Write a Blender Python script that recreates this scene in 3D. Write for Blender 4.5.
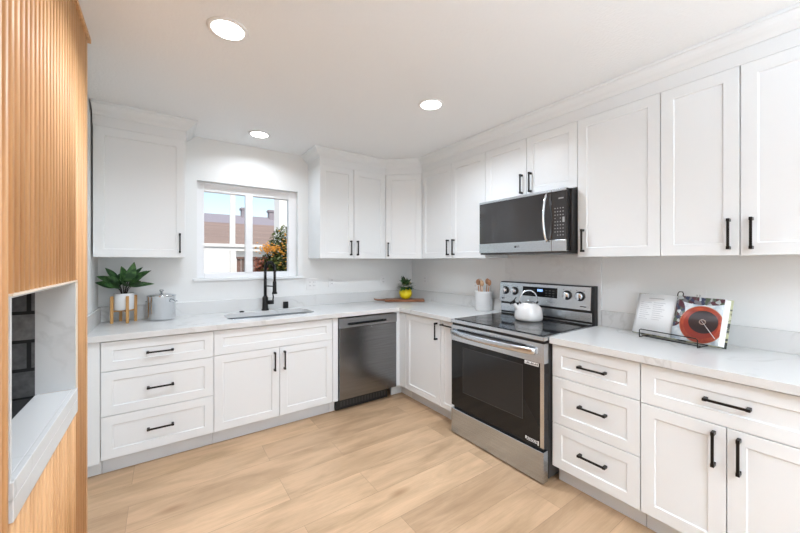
import bpy, bmesh, math, random
from mathutils import Vector, Matrix
from math import sin, cos, pi, radians as R

sc = bpy.context.scene
for o in list(bpy.data.objects): bpy.data.objects.remove(o)

# ------------------------------------------------------------------ camera
cd = bpy.data.cameras.new('camera'); cam = bpy.data.objects.new('camera', cd); sc.collection.objects.link(cam)
cam.location = (-2.6275, -3.4869, 1.3876); cam.rotation_euler = (R(90), 0, R(-34.97))
cd.sensor_width = 36; cd.lens = 36*337.84/800; cd.shift_y = -5.0/800; cd.clip_start = .02; cd.clip_end = 200
sc.camera = cam
# ------------------------------------------------------------------ world, sun, exposure
sc.view_settings.view_transform = 'Standard'; sc.view_settings.look = 'None'
sc.view_settings.gamma = 1; sc.view_settings.use_curve_mapping = False
sc.view_settings.exposure = 0.58
W = bpy.data.worlds.new('world'); sc.world = W; W.use_nodes = True
wn = W.node_tree; wn.nodes.clear()
sky = wn.nodes.new('ShaderNodeTexSky'); sky.sky_type = 'NISHITA'; sky.sun_disc = False
sky.sun_elevation = R(48); sky.sun_rotation = R(200); sky.air_density = 1.2; sky.dust_density = 1.5; sky.ozone_density = 1.2
bg = wn.nodes.new('ShaderNodeBackground'); bg.inputs[1].default_value = 0.15
wo = wn.nodes.new('ShaderNodeOutputWorld')
wn.links.new(sky.outputs[0], bg.inputs[0]); wn.links.new(bg.outputs[0], wo.inputs[0])
sd = bpy.data.lights.new('sun', 'SUN'); sd.energy = 2.3; sd.angle = R(1); sd.color = (1, .96, .9)
so = bpy.data.objects.new('sun', sd); sc.collection.objects.link(so)
so.rotation_euler = (R(42), 0, R(-25))
def area(name, loc, rot, sx, sy, e, col=(1, 1, 1)):
    d = bpy.data.lights.new(name, 'AREA'); d.shape = 'RECTANGLE'; d.size = sx; d.size_y = sy; d.energy = e; d.color = col
    o = bpy.data.objects.new(name, d); o.location = loc; o.rotation_euler = rot; sc.collection.objects.link(o); return o
# unseen area lights added behind the camera to fill the room
area('rear_fill_light', (-1.5, -7.9, 1.25), (R(90), 0, 0), 3.0, 2.3, 26, (.82, .94, 1.095))  # added rear fill; the wall behind it is solid, no glazed door
area('side_fill_light', (2.9, -6.0, 1.4), (R(90), 0, R(90)), 2.6, 1.8, 45, (.82, .94, 1.095))  # added side fill, no window in that wall
area('ceiling_fill_uplight', (-1.9, -5.0, 1.1), (R(180), 0, 0), .6, .6, 54, (.81, .935, 1.10)).data.spread = R(150)  # added upward fill that brightens the ceiling, no lamp fixture
LAMP_E = 8.4

H = 2.495
# ------------------------------------------------------------------ materials
def nt(name):
    m = bpy.data.materials.new(name); m.use_nodes = True
    return m, m.node_tree, m.node_tree.nodes['Principled BSDF']
def mat(name, col, rough=.5, metal=0., bump=None, noise=None, spec=.5, coat=0., trans=0., ior=1.45, emit=None):
    m, t, b = nt(name)
    b.inputs['Base Color'].default_value = (*col, 1); b.inputs['Roughness'].default_value = rough
    b.inputs['Metallic'].default_value = metal; b.inputs['Specular IOR Level'].default_value = spec
    b.inputs['Coat Weight'].default_value = coat; b.inputs['Coat Roughness'].default_value = .05
    b.inputs['Transmission Weight'].default_value = trans; b.inputs['IOR'].default_value = ior
    if emit:
        b.inputs['Emission Color'].default_value = (*emit[0], 1); b.inputs['Emission Strength'].default_value = emit[1]
    tc = t.nodes.new('ShaderNodeTexCoord')
    if bump:                                   # (scale, strength, distance)
        n = t.nodes.new('ShaderNodeTexNoise'); n.inputs['Scale'].default_value = bump[0]; n.inputs['Detail'].default_value = 3
        bp = t.nodes.new('ShaderNodeBump'); bp.inputs['Strength'].default_value = bump[1]; bp.inputs['Distance'].default_value = bump[2]
        t.links.new(tc.outputs['Object'], n.inputs['Vector']); t.links.new(n.outputs[0], bp.inputs['Height']); t.links.new(bp.outputs[0], b.inputs['Normal'])
    if noise:                                  # (scale xyz, second colour, contrast lo, hi)
        mp = t.nodes.new('ShaderNodeMapping'); mp.inputs['Scale'].default_value = noise[0]
        n = t.nodes.new('ShaderNodeTexNoise'); n.inputs['Scale'].default_value = 1; n.inputs['Detail'].default_value = 5
        rr = t.nodes.new('ShaderNodeValToRGB'); rr.color_ramp.elements[0].position = noise[2]; rr.color_ramp.elements[1].position = noise[3]
        rr.color_ramp.elements[0].color = (*col, 1); rr.color_ramp.elements[1].color = (*noise[1], 1)
        t.links.new(tc.outputs['Object'], mp.inputs[0]); t.links.new(mp.outputs[0], n.inputs['Vector'])
        t.links.new(n.outputs[0], rr.inputs[0]); t.links.new(rr.outputs[0], b.inputs['Base Color'])
    return m
M = {}
M['wall'] = mat('wall_paint', (.81, .815, .80), .75, bump=(140, .25, .004))
M['ceil'] = mat('ceiling_texture', (.87, .885, .885), .9, bump=(75, .35, .006))
M['cab'] = mat('cabinet_paint', (.81, .83, .83), .33)
M['cabin'] = mat('cabinet_side', (.75, .77, .77), .45)
M['kick'] = mat('toe_kick_paint', (.70, .72, .73), .5)
M['trim'] = mat('trim_paint', (.79, .81, .81), .4)
M['vinyl'] = mat('window_vinyl', (.86, .86, .86), .3)
M['black'] = mat('black_metal', (.018, .017, .016), .38, .6)
M['steel'] = mat('stainless_steel', (.52, .565, .615), .27, 1, noise=((3, 3, 260), (.45, .49, .53), .35, .65))
M['steelh'] = mat('stainless_steel_brushed_sideways', (.62, .65, .68), .25, 1)
M['chrome'] = mat('polished_steel', (.70, .72, .74), .1, 1)
M['dsteel'] = mat('dark_stainless', (.25, .26, .275), .22, 1, noise=((4, 4, 200), (.20, .21, .22), .35, .65))
M['dsteel2'] = mat('dark_stainless_band', (.28, .29, .30), .38, 1)
M['glass_black'] = mat('black_glass', (.010, .011, .012), .06, 0, spec=.4)
M['glass_black2'] = mat('black_glass_window', (.024, .025, .026), .05, 0, spec=.4)
M['cooktop'] = mat('ceramic_cooktop', (.012, .012, .013), .07, spec=.5)
M['ring'] = mat('burner_ring', (.07, .07, .07), .2)
M['blackp'] = mat('black_plastic', (.015, .015, .015), .45)
M['greyp'] = mat('grey_enamel_side', (.045, .044, .043), .35)
M['micglass'] = mat('microwave_glass', (.035, .033, .033), .07, 0, spec=.9)
M['print'] = mat('printed_grey', (.30, .30, .30), .5)
M['printdark'] = mat('printed_dark', (.05, .05, .05), .5)
M['blue'] = mat('display_digits', (.2, .4, .9), .5, emit=((.35, .55, 1), 1.2))
M['white'] = mat('white_plastic', (.82, .82, .81), .35)
M['sticker'] = mat('white_sticker', (.8, .8, .8), .5)
M['ceramic'] = mat('white_ceramic', (.80, .80, .79), .25)
M['enamel'] = mat('white_enamel', (.78, .77, .75), .12, coat=.6)
M['lampglow'] = mat('lamp_lens', (.9, .9, .88), .5, emit=((1, .97, .92), 9))
M['woodlight'] = mat('light_bamboo', (.60, .33, .11), .45, noise=((20, 20, 3), (.48, .25, .08), .3, .7))
M['utensil'] = mat('utensil_wood', (.42, .19, .09), .5, noise=((30, 30, 8), (.55, .30, .17), .3, .7))
M['utensil2'] = mat('pale_utensil_wood', (.62, .40, .24), .5)
M['board'] = mat('walnut_board', (.33, .13, .055), .45, noise=((6, 60, 6), (.22, .085, .04), .3, .7))
M['leaf'] = mat('dark_green_leaf', (.018, .062, .018), .4, noise=((25, 25, 25), (.11, .24, .07), .42, .75))
M['leaf2'] = mat('bush_leaf', (.035, .06, .015), .6, noise=((9, 9, 9), (.13, .15, .03), .35, .65))
M['stem'] = mat('plant_stem', (.045, .035, .03), .6)
M['yellow'] = mat('yellow_glaze', (.85, .62, .0), .3, noise=((30, 30, 30), (.9, .75, .03), .3, .7))
M['orange'] = mat('orange_flower', (.9, .42, .07), .6)
M['redbrown'] = mat('reddish_leaf', (.28, .09, .05), .6)
M['paper'] = mat('page_paper', (.80, .80, .79), .55)
M['cover'] = mat('book_cover', (.05, .055, .05), .5, noise=((20, 60, 60), (.55, .55, .35), .45, .55))
M['brick'] = None
M['roofb'] = mat('brown_roof', (.33, .24, .19), .8, noise=((.6, 8, 8), (.25, .18, .15), .3, .7))
M['roofg'] = mat('grey_roof', (.30, .27, .29), .8)
M['stucco'] = mat('white_stucco', (.80, .78, .74), .8)
M['fence'] = mat('weathered_fence', (.22, .13, .10), .8, noise=((10, 10, 2), (.12, .10, .09), .35, .65))
M['ground'] = mat('concrete', (.42, .40, .37), .9)
M['soil'] = mat('potting_soil', (.03, .02, .015), .9)
M['grout'] = mat('niche_edge_trim', (.82, .70, .56), .5)

# clear window glass
m, t, b = nt('window_glass'); b.inputs['Base Color'].default_value = (1, 1, 1, 1); b.inputs['Roughness'].default_value = 0
b.inputs['Transmission Weight'].default_value = 1; b.inputs['IOR'].default_value = 1.05
M['glass'] = m

# quartz: white with soft grey veins
def quartz(name, base, rough, vein=.55):
    m, t, b = nt(name); N = t.nodes.new; L = t.links.new
    tc = N('ShaderNodeTexCoord'); mp = N('ShaderNodeMapping'); mp.inputs['Scale'].default_value = (1.1, 1.7, 1.3); mp.inputs['Rotation'].default_value = (.4, .3, .7)
    n1 = N('ShaderNodeTexNoise'); n1.inputs['Scale'].default_value = 1.2; n1.inputs['Detail'].default_value = 6; n1.inputs['Distortion'].default_value = 1.1
    a = N('ShaderNodeMath'); a.operation = 'SUBTRACT'; a.inputs[1].default_value = .5
    c = N('ShaderNodeMath'); c.operation = 'ABSOLUTE'
    r = N('ShaderNodeValToRGB'); r.color_ramp.elements[0].position = .0; r.color_ramp.elements[0].color = (1, 1, 1, 1)
    r.color_ramp.elements[1].position = .022; r.color_ramp.elements[1].color = (0, 0, 0, 1)
    n2 = N('ShaderNodeTexNoise'); n2.inputs['Scale'].default_value = 2.2
    r2 = N('ShaderNodeValToRGB'); r2.color_ramp.elements[0].position = .45; r2.color_ramp.elements[1].position = .62
    mu = N('ShaderNodeMath'); mu.operation = 'MULTIPLY'; mu2 = N('ShaderNodeMath'); mu2.operation = 'MULTIPLY'; mu2.inputs[1].default_value = vein
    mx = N('ShaderNodeMix'); mx.data_type = 'RGBA'; mx.inputs[6].default_value = (*base, 1); mx.inputs[7].default_value = (base[0]*.72, base[1]*.71, base[2]*.69, 1)
    L(tc.outputs['Object'], mp.inputs[0]); L(mp.outputs[0], n1.inputs['Vector']); L(n1.outputs[0], a.inputs[0]); L(a.outputs[0], c.inputs[0]); L(c.outputs[0], r.inputs[0])
    L(mp.outputs[0], n2.inputs['Vector']); L(n2.outputs[0], r2.inputs[0]); L(r.outputs[0], mu.inputs[0]); L(r2.outputs[0], mu.inputs[1]); L(mu.outputs[0], mu2.inputs[0])
    L(mu2.outputs[0], mx.inputs[0]); L(mx.outputs[2], b.inputs['Base Color']); b.inputs['Roughness'].default_value = rough
    return m
M['quartz'] = quartz('white_quartz', (.69, .69, .675), .25, .6)
M['slab'] = quartz('quartz_backsplash', (.82, .82, .805), .2, .35)

# oak plank floor: boards run along x
def floor_mat():
    m, t, b = nt('oak_planks'); N = t.nodes.new; L = t.links.new
    tc = N('ShaderNodeTexCoord'); mp = N('ShaderNodeMapping'); mp.inputs['Location'].default_value = (.35, 1.51+.235*20, 0)
    br = N('ShaderNodeTexBrick'); br.offset = .37; br.offset_frequency = 2; br.squash = 1
    br.inputs['Scale'].default_value = 1; br.inputs['Brick Width'].default_value = 1.22; br.inputs['Row Height'].default_value = .235
    br.inputs['Mortar Size'].default_value = .0011; br.inputs['Mortar Smooth'].default_value = .4; br.inputs['Bias'].default_value = 0
    br.inputs['Color1'].default_value = (0, 0, 0, 1); br.inputs['Color2'].default_value = (1, 1, 1, 1); br.inputs['Mortar'].default_value = (.5, .5, .5, 1)
    L(tc.outputs['Object'], mp.inputs[0]); L(mp.outputs[0], br.inputs['Vector'])
    mp2 = N('ShaderNodeMapping'); mp2.inputs['Scale'].default_value = (1.5, 7, 1)
    ad = N('ShaderNodeVectorMath'); ad.operation = 'ADD'; sc_ = N('ShaderNodeVectorMath'); sc_.operation = 'SCALE'; sc_.inputs['Scale'].default_value = 7.3
    L(br.outputs['Color'], sc_.inputs[0]); L(tc.outputs['Object'], mp2.inputs[0]); L(mp2.outputs[0], ad.inputs[0]); L(sc_.outputs[0], ad.inputs[1])
    n1 = N('ShaderNodeTexNoise'); n1.inputs['Scale'].default_value = 1.3; n1.inputs['Detail'].default_value = 7; n1.inputs['Roughness'].default_value = .6; n1.inputs['Distortion'].default_value = .5
    L(ad.outputs[0], n1.inputs['Vector'])
    r = N('ShaderNodeValToRGB'); e = r.color_ramp.elements
    e[0].position = .30; e[0].color = (.47, .315, .185, 1); e[1].position = .62; e[1].color = (.68, .465, .29, 1)
    L(n1.outputs[0], r.inputs[0])
    tint = N('ShaderNodeMix'); tint.data_type = 'RGBA'; tint.blend_type = 'MULTIPLY'; tint.inputs[0].default_value = 1
    rt = N('ShaderNodeValToRGB'); rt.color_ramp.elements[0].color = (.85, .825, .80, 1); rt.color_ramp.elements[1].color = (1.07, 1.06, 1.04, 1)
    L(br.outputs['Color'], rt.inputs[0]); L(r.outputs[0], tint.inputs[6]); L(rt.outputs[0], tint.inputs[7])
    # fine grain
    mp3 = N('ShaderNodeMapping'); mp3.inputs['Scale'].default_value = (4, 130, 1); n3 = N('ShaderNodeTexNoise'); n3.inputs['Scale'].default_value = 1
    L(tc.outputs['Object'], mp3.inputs[0]); L(mp3.outputs[0], n3.inputs['Vector'])
    r3 = N('ShaderNodeValToRGB'); r3.color_ramp.elements[0].position = .3; r3.color_ramp.elements[0].color = (.93, .925, .92, 1); r3.color_ramp.elements[1].position = .6
    L(n3.outputs[0], r3.inputs[0])
    g = N('ShaderNodeMix'); g.data_type = 'RGBA'; g.blend_type = 'MULTIPLY'; g.inputs[0].default_value = 1
    L(tint.outputs[2], g.inputs[6]); L(r3.outputs[0], g.inputs[7])
    # knots
    vo = N('ShaderNodeTexVoronoi'); vo.inputs['Scale'].default_value = 1.0; mp4 = N('ShaderNodeMapping'); mp4.inputs['Scale'].default_value = (1.4, 3.6, 1)
    L(tc.outputs['Object'], mp4.inputs[0]); L(mp4.outputs[0], vo.inputs['Vector'])
    rk = N('ShaderNodeValToRGB'); rk.color_ramp.elements[0].position = .02; rk.color_ramp.elements[0].color = (.62, .55, .48, 1); rk.color_ramp.elements[1].position = .13
    L(vo.outputs['Distance'], rk.inputs[0])
    k = N('ShaderNodeMix'); k.data_type = 'RGBA'; k.blend_type = 'MULTIPLY'; k.inputs[0].default_value = .8
    L(g.outputs[2], k.inputs[6]); L(rk.outputs[0], k.inputs[7])
    sm = N('ShaderNodeMix'); sm.data_type = 'RGBA'; sm.inputs[7].default_value = (.28, .18, .11, 1)
    fm = N('ShaderNodeMath'); fm.operation = 'MULTIPLY'; fm.inputs[1].default_value = .8
    L(br.outputs['Fac'], fm.inputs[0]); L(fm.outputs[0], sm.inputs[0]); L(k.outputs[2], sm.inputs[6]); L(sm.outputs[2], b.inputs['Base Color'])
    b.inputs['Roughness'].default_value = .42
    return m
M['floor'] = floor_mat()

def reed_mat():
    m, t, b = nt('reeded_oak'); N = t.nodes.new; L = t.links.new
    tc = N('ShaderNodeTexCoord'); mp = N('ShaderNodeMapping'); mp.inputs['Scale'].default_value = (30, 30, 1.6)
    n = N('ShaderNodeTexNoise'); n.inputs['Scale'].default_value = 1; n.inputs['Detail'].default_value = 6
    r = N('ShaderNodeValToRGB'); r.color_ramp.elements[0].position = .3; r.color_ramp.elements[0].color = (.58, .295, .115, 1)
    r.color_ramp.elements[1].position = .7; r.color_ramp.elements[1].color = (.80, .465, .215, 1)
    L(tc.outputs['Object'], mp.inputs[0]); L(mp.outputs[0], n.inputs['Vector']); L(n.outputs[0], r.inputs[0]); L(r.outputs[0], b.inputs['Base Color'])
    b.inputs['Roughness'].default_value = .52; b.inputs['Specular IOR Level'].default_value = .7
    return m
M['reed'] = reed_mat()

def brick_mat():
    m, t, b = nt('sooty_firebrick'); N = t.nodes.new; L = t.links.new
    tc = N('ShaderNodeTexCoord'); sp = N('ShaderNodeSeparateXYZ'); cb = N('ShaderNodeCombineXYZ'); ad = N('ShaderNodeMath')
    L(tc.outputs['Object'], sp.inputs[0]); L(sp.outputs[0], ad.inputs[0]); L(sp.outputs[1], ad.inputs[1]); L(ad.outputs[0], cb.inputs[0])
    zo = N('ShaderNodeMath'); zo.inputs[1].default_value = -.836; L(sp.outputs[2], zo.inputs[0]); L(zo.outputs[0], cb.inputs[1])
    br = N('ShaderNodeTexBrick'); br.inputs['Scale'].default_value = 1; br.inputs['Brick Width'].default_value = .23; br.inputs['Row Height'].default_value = .115
    br.inputs['Mortar Size'].default_value = .007; br.inputs['Color1'].default_value = (.10, .10, .10, 1); br.inputs['Color2'].default_value = (.17, .165, .16, 1); br.inputs['Mortar'].default_value = (.012, .012, .012, 1)
    L(cb.outputs[0], br.inputs['Vector'])
    n = N('ShaderNodeTexNoise'); n.inputs['Scale'].default_value = 40; n.inputs['Detail'].default_value = 4
    mx = N('ShaderNodeMix'); mx.data_type = 'RGBA'; mx.blend_type = 'OVERLAY'; mx.inputs[0].default_value = .7
    L(tc.outputs['Object'], n.inputs['Vector']); L(br.outputs['Color'], mx.inputs[6]); L(n.outputs[0], mx.inputs[7]); L(mx.outputs[2], b.inputs['Base Color'])
    bp = N('ShaderNodeBump'); bp.inputs['Strength'].default_value = .6; bp.inputs['Distance'].default_value = .01; bp.invert = True
    L(br.outputs['Fac'], bp.inputs['Height']); L(bp.outputs[0], b.inputs['Normal']); b.inputs['Roughness'].default_value = .85
    return m
M['brick'] = brick_mat()
M['brickside'] = M['brick']

# ------------------------------------------------------------------ mesh helpers
def NB(): return bmesh.new()
def box(bm, x0, x1, y0, y1, z0, z1, mi=0):
    v = [bm.verts.new(p) for p in ((x0,y0,z0),(x1,y0,z0),(x1,y1,z0),(x0,y1,z0),(x0,y0,z1),(x1,y0,z1),(x1,y1,z1),(x0,y1,z1))]
    fs = [bm.faces.new([v[i] for i in q]) for q in ((0,3,2,1),(4,5,6,7),(0,1,5,4),(1,2,6,5),(2,3,7,6),(3,0,4,7))]
    for f in fs: f.material_index = mi
    return v
def frame_of(d):
    d = d.normalized(); a = Vector((0,0,1)) if abs(d.z) < .9 else Vector((1,0,0))
    s = d.cross(a).normalized(); return s, s.cross(d).normalized()
def tube(bm, pts, r, seg=10, cap=True, mi=0, flat=1.):
    pts = [Vector(p) for p in pts]; n = len(pts); rs = r if isinstance(r, (list, tuple)) else [r]*n
    rings = []; s = None
    for i, p in enumerate(pts):
        d = (pts[min(i+1,n-1)]-pts[max(i-1,0)])
        if d.length < 1e-9: d = Vector((0,0,1))
        if s is None: s, u = frame_of(d)
        else:
            dd = d.normalized(); s = (s-dd*s.dot(dd)).normalized(); u = s.cross(dd).normalized()
        rings.append([bm.verts.new(p + s*cos(2*pi*k/seg)*rs[i] + u*sin(2*pi*k/seg)*rs[i]*flat) for k in range(seg)])
    for i in range(n-1):
        for k in range(seg):
            f = bm.faces.new((rings[i][k], rings[i][(k+1)%seg], rings[i+1][(k+1)%seg], rings[i+1][k])); f.smooth = True; f.material_index = mi
    if cap:
        f = bm.faces.new(rings[0][::-1]); f.material_index = mi; f = bm.faces.new(rings[-1]); f.material_index = mi
def cyl(bm, p0, p1, r, seg=24, mi=0): tube(bm, [p0, p1], r, seg, True, mi)
def lathe(bm, prof, c=(0,0,0), seg=40, mi=0, sx=1, sy=1, axis=None):
    """prof: (radius, height) pairs; axis: matrix applied before the centre shift"""
    rings = []
    for r, z in prof:
        if r < 1e-6: p = Vector((0,0,z)); rings.append([bm.verts.new((axis@p if axis else p)+Vector(c))]); continue
        ring = []
        for k in range(seg):
            p = Vector((r*sx*cos(2*pi*k/seg), r*sy*sin(2*pi*k/seg), z))
            ring.append(bm.verts.new((axis@p if axis else p)+Vector(c)))
        rings.append(ring)
    for a, b_ in zip(rings, rings[1:]):
        for k in range(seg):
            k2 = (k+1)%seg
            if len(a) == 1 and len(b_) == 1: continue
            if len(a) == 1: vs = (a[0], b_[k2], b_[k])
            elif len(b_) == 1: vs = (a[k], a[k2], b_[0])
            else: vs = (a[k], a[k2], b_[k2], b_[k])
            f = bm.faces.new(vs); f.smooth = True; f.material_index = mi
def build(name, bm, mats, parent=None, bevel=0, label=None, autosm=False):
    bmesh.ops.recalc_face_normals(bm, faces=bm.faces)
    me = bpy.data.meshes.new(name); bm.to_mesh(me); bm.free()
    for mm in (mats if isinstance(mats, (list, tuple)) else [mats]): me.materials.append(mm)
    o = bpy.data.objects.new(name, me); sc.collection.objects.link(o)
    if parent: o.parent = parent
    if bevel:
        bv = o.modifiers.new('bevel', 'BEVEL'); bv.width = bevel; bv.segments = 2; bv.limit_method = 'ANGLE'; bv.angle_limit = R(40); bv.harden_normals = False
    if label: o['label'] = label
    return o
def thing(name, label, cat, loc=(0,0,0), rz=0, group=None):
    o = bpy.data.objects.new(name, None); sc.collection.objects.link(o); o.location = loc; o.rotation_euler = (0,0,rz); o.empty_display_size = .05
    return tag(o, label, cat, group)
def tag(o, label, cat, group=None):
    o['label'] = label; o['category'] = cat
    if group: o['group'] = group
    return o
def struct(o): o['kind'] = 'structure'; return o
def sb(name, boxes, mt, bevel=0):
    bm = NB()
    for b_ in boxes: box(bm, *b_)
    return struct(build(name, bm, mt, bevel=bevel))
def copy_tree(o, parent=None):
    c = o.copy(); sc.collection.objects.link(c); c.parent = parent
    for ch in list(o.children): copy_tree(ch, c)
    return c

# ------------------------------------------------------------------ room shell
XL, XR, YN, YS = -3.045, 0.0, 0.0, -8.0
FY0, FY1 = -3.75, -1.235       # reeded chimney breast along y
OY0, OY1, OZ0, OZ1 = -2.262, -1.50, .80, 1.306     # firebox opening
sb('floor', [(-3.9, 3.0, YS, 0.0, -.12, 0)], M['floor'])
sb('ceiling', [(-3.9, 3.0, YS-.12, .14, H, H+.12)], M['ceil'])
wx0, wx1, wz0, wz1 = -2.387, -1.483, 1.235, 2.112
sb('wall_back', [(-3.9, wx0, 0, .14, -.12, H), (wx1, .12, 0, .14, -.12, H), (wx0, wx1, 0, .14, -.12, wz0), (wx0, wx1, 0, .14, wz1, H)], M['wall'])
sb('wall_right', [(0, .12, -4.3, 0, -.12, H)], M['wall'])
sb('wall_left', [(-3.17, XL, FY1-.02, 0, -.12, H), (-3.17, XL, OY1+.02, FY1-.02, -.12, H), (-3.17, XL, YS, OY0-.02, -.12, H),
                 (-3.17, XL, OY0-.02, OY1+.02, -.12, OZ0-.06), (-3.17, XL, OY0-.02, OY1+.02, OZ1+.02, H)], M['wall'])
sb('wall_front', [(-3.17, 3.1, YS-.12, YS, -.12, H)], M['wall'])
sb('wall_far_right', [(3.0, 3.12, YS, -4.18, -.12, H), (.12, 3.12, -4.3, -4.18, -.12, H)], M['wall'])

# window: drywall recess, vinyl frame, two sashes
win = struct(thing('window_1', 'white vinyl sliding window above the kitchen sink', 'window', (0,0,0)))
del win['category']
bm = NB(); y0, y1 = .062, .125; gx0, gx1, gz0, gz1 = -2.325, -1.562, 1.285, 2.030
box(bm, wx0, gx0, y0, y1, wz0, wz1); box(bm, gx1, wx1, y0, y1, wz0, wz1)
box(bm, gx0, gx1, y0, y1, wz0, gz0); box(bm, gx0, gx1, y0, y1, gz1, wz1)
build('window_frame', bm, M['vinyl'], win, .004)
bm = NB(); box(bm, -1.978, -1.912, .055, .10, gz0, gz1); build('meeting_rail', bm, M['vinyl'], win, .003)
for (a, b_) in ((gx0, -1.978), (-1.912, gx1)):
    bm = NB(); box(bm, a-.003, b_+.003, .085, .089, gz0-.003, gz1+.003); build('window_pane', bm, M['glass'], win)
bm = NB(); box(bm, wx0-.03, wx1+.05, -.022, .065, wz0-.022, wz0+.002); build('window_sill', bm, M['trim'], win, .003)
bm = NB(); box(bm, -1.978, -1.962, .047, .056, 1.60, 1.66); build('sash_latch', bm, M['vinyl'], win, .002)

# crown moulding with frieze, mitred along the cabinet fronts
UF = -.3245
def sweep(bm, path, prof):
    P = [Vector((p[0], p[1])) for p in path]; n = len(P); ring = []
    for i, p in enumerate(P):
        ds = []
        if i > 0: ds.append((P[i]-P[i-1]).normalized())
        if i < n-1: ds.append((P[i+1]-P[i]).normalized())
        ns = [Vector((d.y, -d.x)) for d in ds]
        if len(ns) == 2: mvec = (ns[0]+ns[1]).normalized(); mvec /= max(.3, mvec.dot(ns[0]))
        else: mvec = ns[0]
        ring.append([bm.verts.new((p.x+mvec.x*o, p.y+mvec.y*o, z)) for o, z in prof])
    k = len(prof)
    for i in range(n-1):
        for j in range(k): bm.faces.new((ring[i][j], ring[i][(j+1)%k], ring[i+1][(j+1)%k], ring[i+1][j]))
    bm.faces.new(ring[0][::-1]); bm.faces.new(ring[-1])
CP = [(-.015, 2.3436), (.003, 2.3436), (.003, 2.418), (.012, 2.418), (.016, 2.426), (.020, 2.430), (.026, 2.436), (.040, 2.444), (.054, 2.456), (.064, 2.470), (.068, 2.478), (.078, 2.480), (.080, 2.494), (-.015, 2.494)]
bm = NB(); sweep(bm, [(-3.035, UF), (-2.486, UF), (-2.486, -.002)], CP); struct(build('trim_1', bm, M['trim']))
bm = NB(); sweep(bm, [(-1.374, -.002), (-1.374, UF), (-.6117, UF), (UF, -.6118), (UF, -3.55)], CP); struct(build('trim_2', bm, M['trim']))

# ------------------------------------------------------------------ fireplace with reeded oak cladding
W0 = -2.934
fp = thing('fireplace', 'raised fireplace in a reeded honey oak chimney breast on the left wall', 'fireplace', (XL, -2.0, 0))
def lb(bm, x0, x1, y0_, y1_, z0, z1): box(bm, x0-XL, x1-XL, y0_+2.0, y1_+2.0, z0, z1)
bm = NB()
pitch = .040; n = int((FY1-.03-FY0)/pitch); RD = .017
def rib(yc, z0, z1):
    hw = .009; K = 8; lo_ = []; hi_ = []
    for k in range(K+1):
        a = pi*k/K; q_ = ((hw,0),(hw,.8),(hw-.0012,.93),(hw-.004,1),(0,1.03),(.004-hw,1),(.0012-hw,.93),(-hw,.8),(-hw,0))[k]; x_ = W0-RD+RD*q_[1]; y_ = yc+q_[0]
        lo_.append(bm.verts.new((x_-XL, y_+2.0, z0))); hi_.append(bm.verts.new((x_-XL, y_+2.0, z1)))
    for k in range(K):
        f = bm.faces.new((lo_[k], hi_[k], hi_[k+1], lo_[k+1])); f.smooth = True
    bm.faces.new(lo_); bm.faces.new(hi_[::-1])
SZ0 = .745
for i in range(n):
    yc = FY1-.03-(i+.5)*pitch
    if OY0-.008 < yc < OY1+.008: rib(yc, .001, SZ0); rib(yc, OZ1, H-.002)
    else: rib(yc, .001, H-.002)
BX = W0-RD
lb(bm, XL+.001, BX, OY1, FY1, .0, H-.001); lb(bm, XL+.001, BX, FY0, OY0, 0, H-.001)
lb(bm, XL+.001, BX, OY0, OY1, OZ1, H-.001); lb(bm, XL+.001, BX, OY0, OY1, 0, SZ0)
lb(bm, BX, W0-.002, FY1-.030, FY1, 0, H-.001)
build('reeded_cladding', bm, M['reed'], fp)
bm = NB(); lb(bm, XL+.001, W0+.010, FY0, FY1+.014, H-.022, H-.001); build('ceiling_batten', bm, M['reed'], fp, .001)
bm = NB(); lb(bm, BX, W0+.003, OY0, OY1, OZ1-.004, OZ1+.002); lb(bm, BX, W0+.003, OY1-.004, OY1+.002, .84, OZ1); build('edge_trim', bm, M['grout'], fp)
bm = NB(); lb(bm, -3.056, W0-.002, OY1-.012, OY1-.001, .845, 1.302); lb(bm, -3.056, W0-.002, OY0+.001, OY0+.012, .845, 1.302); lb(bm, -3.056, W0-.012, OY0+.012, OY1-.012, OZ1-.012, OZ1-.004)
build('quartz_lining', bm, M['quartz'], fp)
bm = NB(); lb(bm, -3.056, W0-.012, OY0+.012, OY1-.0125, .80, .845); lb(bm, W0-.012, W0+.004, OY0, OY1-.001, .8005, .845); lb(bm, W0-.012, W0+.004, OY0+.0, OY1-.001, SZ0, .80); build('hearth_sill', bm, M['quartz'], fp, .002, 'white quartz sill with a deep front apron')
bm = NB()
lb(bm, -3.60, -3.0565, OY1-.012, OY1+.05, .78, 1.36); lb(bm, -3.60, -3.0565, OY0-.05, OY0+.012, .78, 1.36); lb(bm, -3.66, -3.60, OY0-.05, OY1+.05, .78, 1.36)
lb(bm, -3.60, -3.0565, OY0+.012, OY1-.012, .78, .835); lb(bm, -3.60, -3.0565, OY0+.012, OY1-.012, 1.31, 1.36)
build('firebox', bm, M['brick'], fp, 0, 'sooty black firebrick lining')

# ------------------------------------------------------------------ cabinets
def shaker(bm, x0, x1, z0, z1, yf, th=.02, rail=.058, rec=.007, mi=0):
    """slab with recessed panel, front at y=yf (towards -y)"""
    def rect(xa, xb, za, zb, y): return [bm.verts.new(p) for p in ((xa,y,za),(xb,y,za),(xb,y,zb),(xa,y,zb))]
    e = .0015
    back = rect(x0, x1, z0, z1, yf+th); side = rect(x0, x1, z0, z1, yf+e); fr = rect(x0+e, x1-e, z0+e, z1-e, yf)
    i1 = rect(x0+rail, x1-rail, z0+rail, z1-rail, yf); i2 = rect(x0+rail+.0045, x1-rail-.0045, z0+rail+.0045, z1-rail-.0045, yf+rec)
    bm.faces.new(back)
    for a, b_ in ((back, side), (side, fr), (fr, i1), (i1, i2)):
        for k in range(4): bm.faces.new((a[k], a[(k+1)%4], b_[(k+1)%4], b_[k]))
    bm.faces.new(i2)
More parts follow.
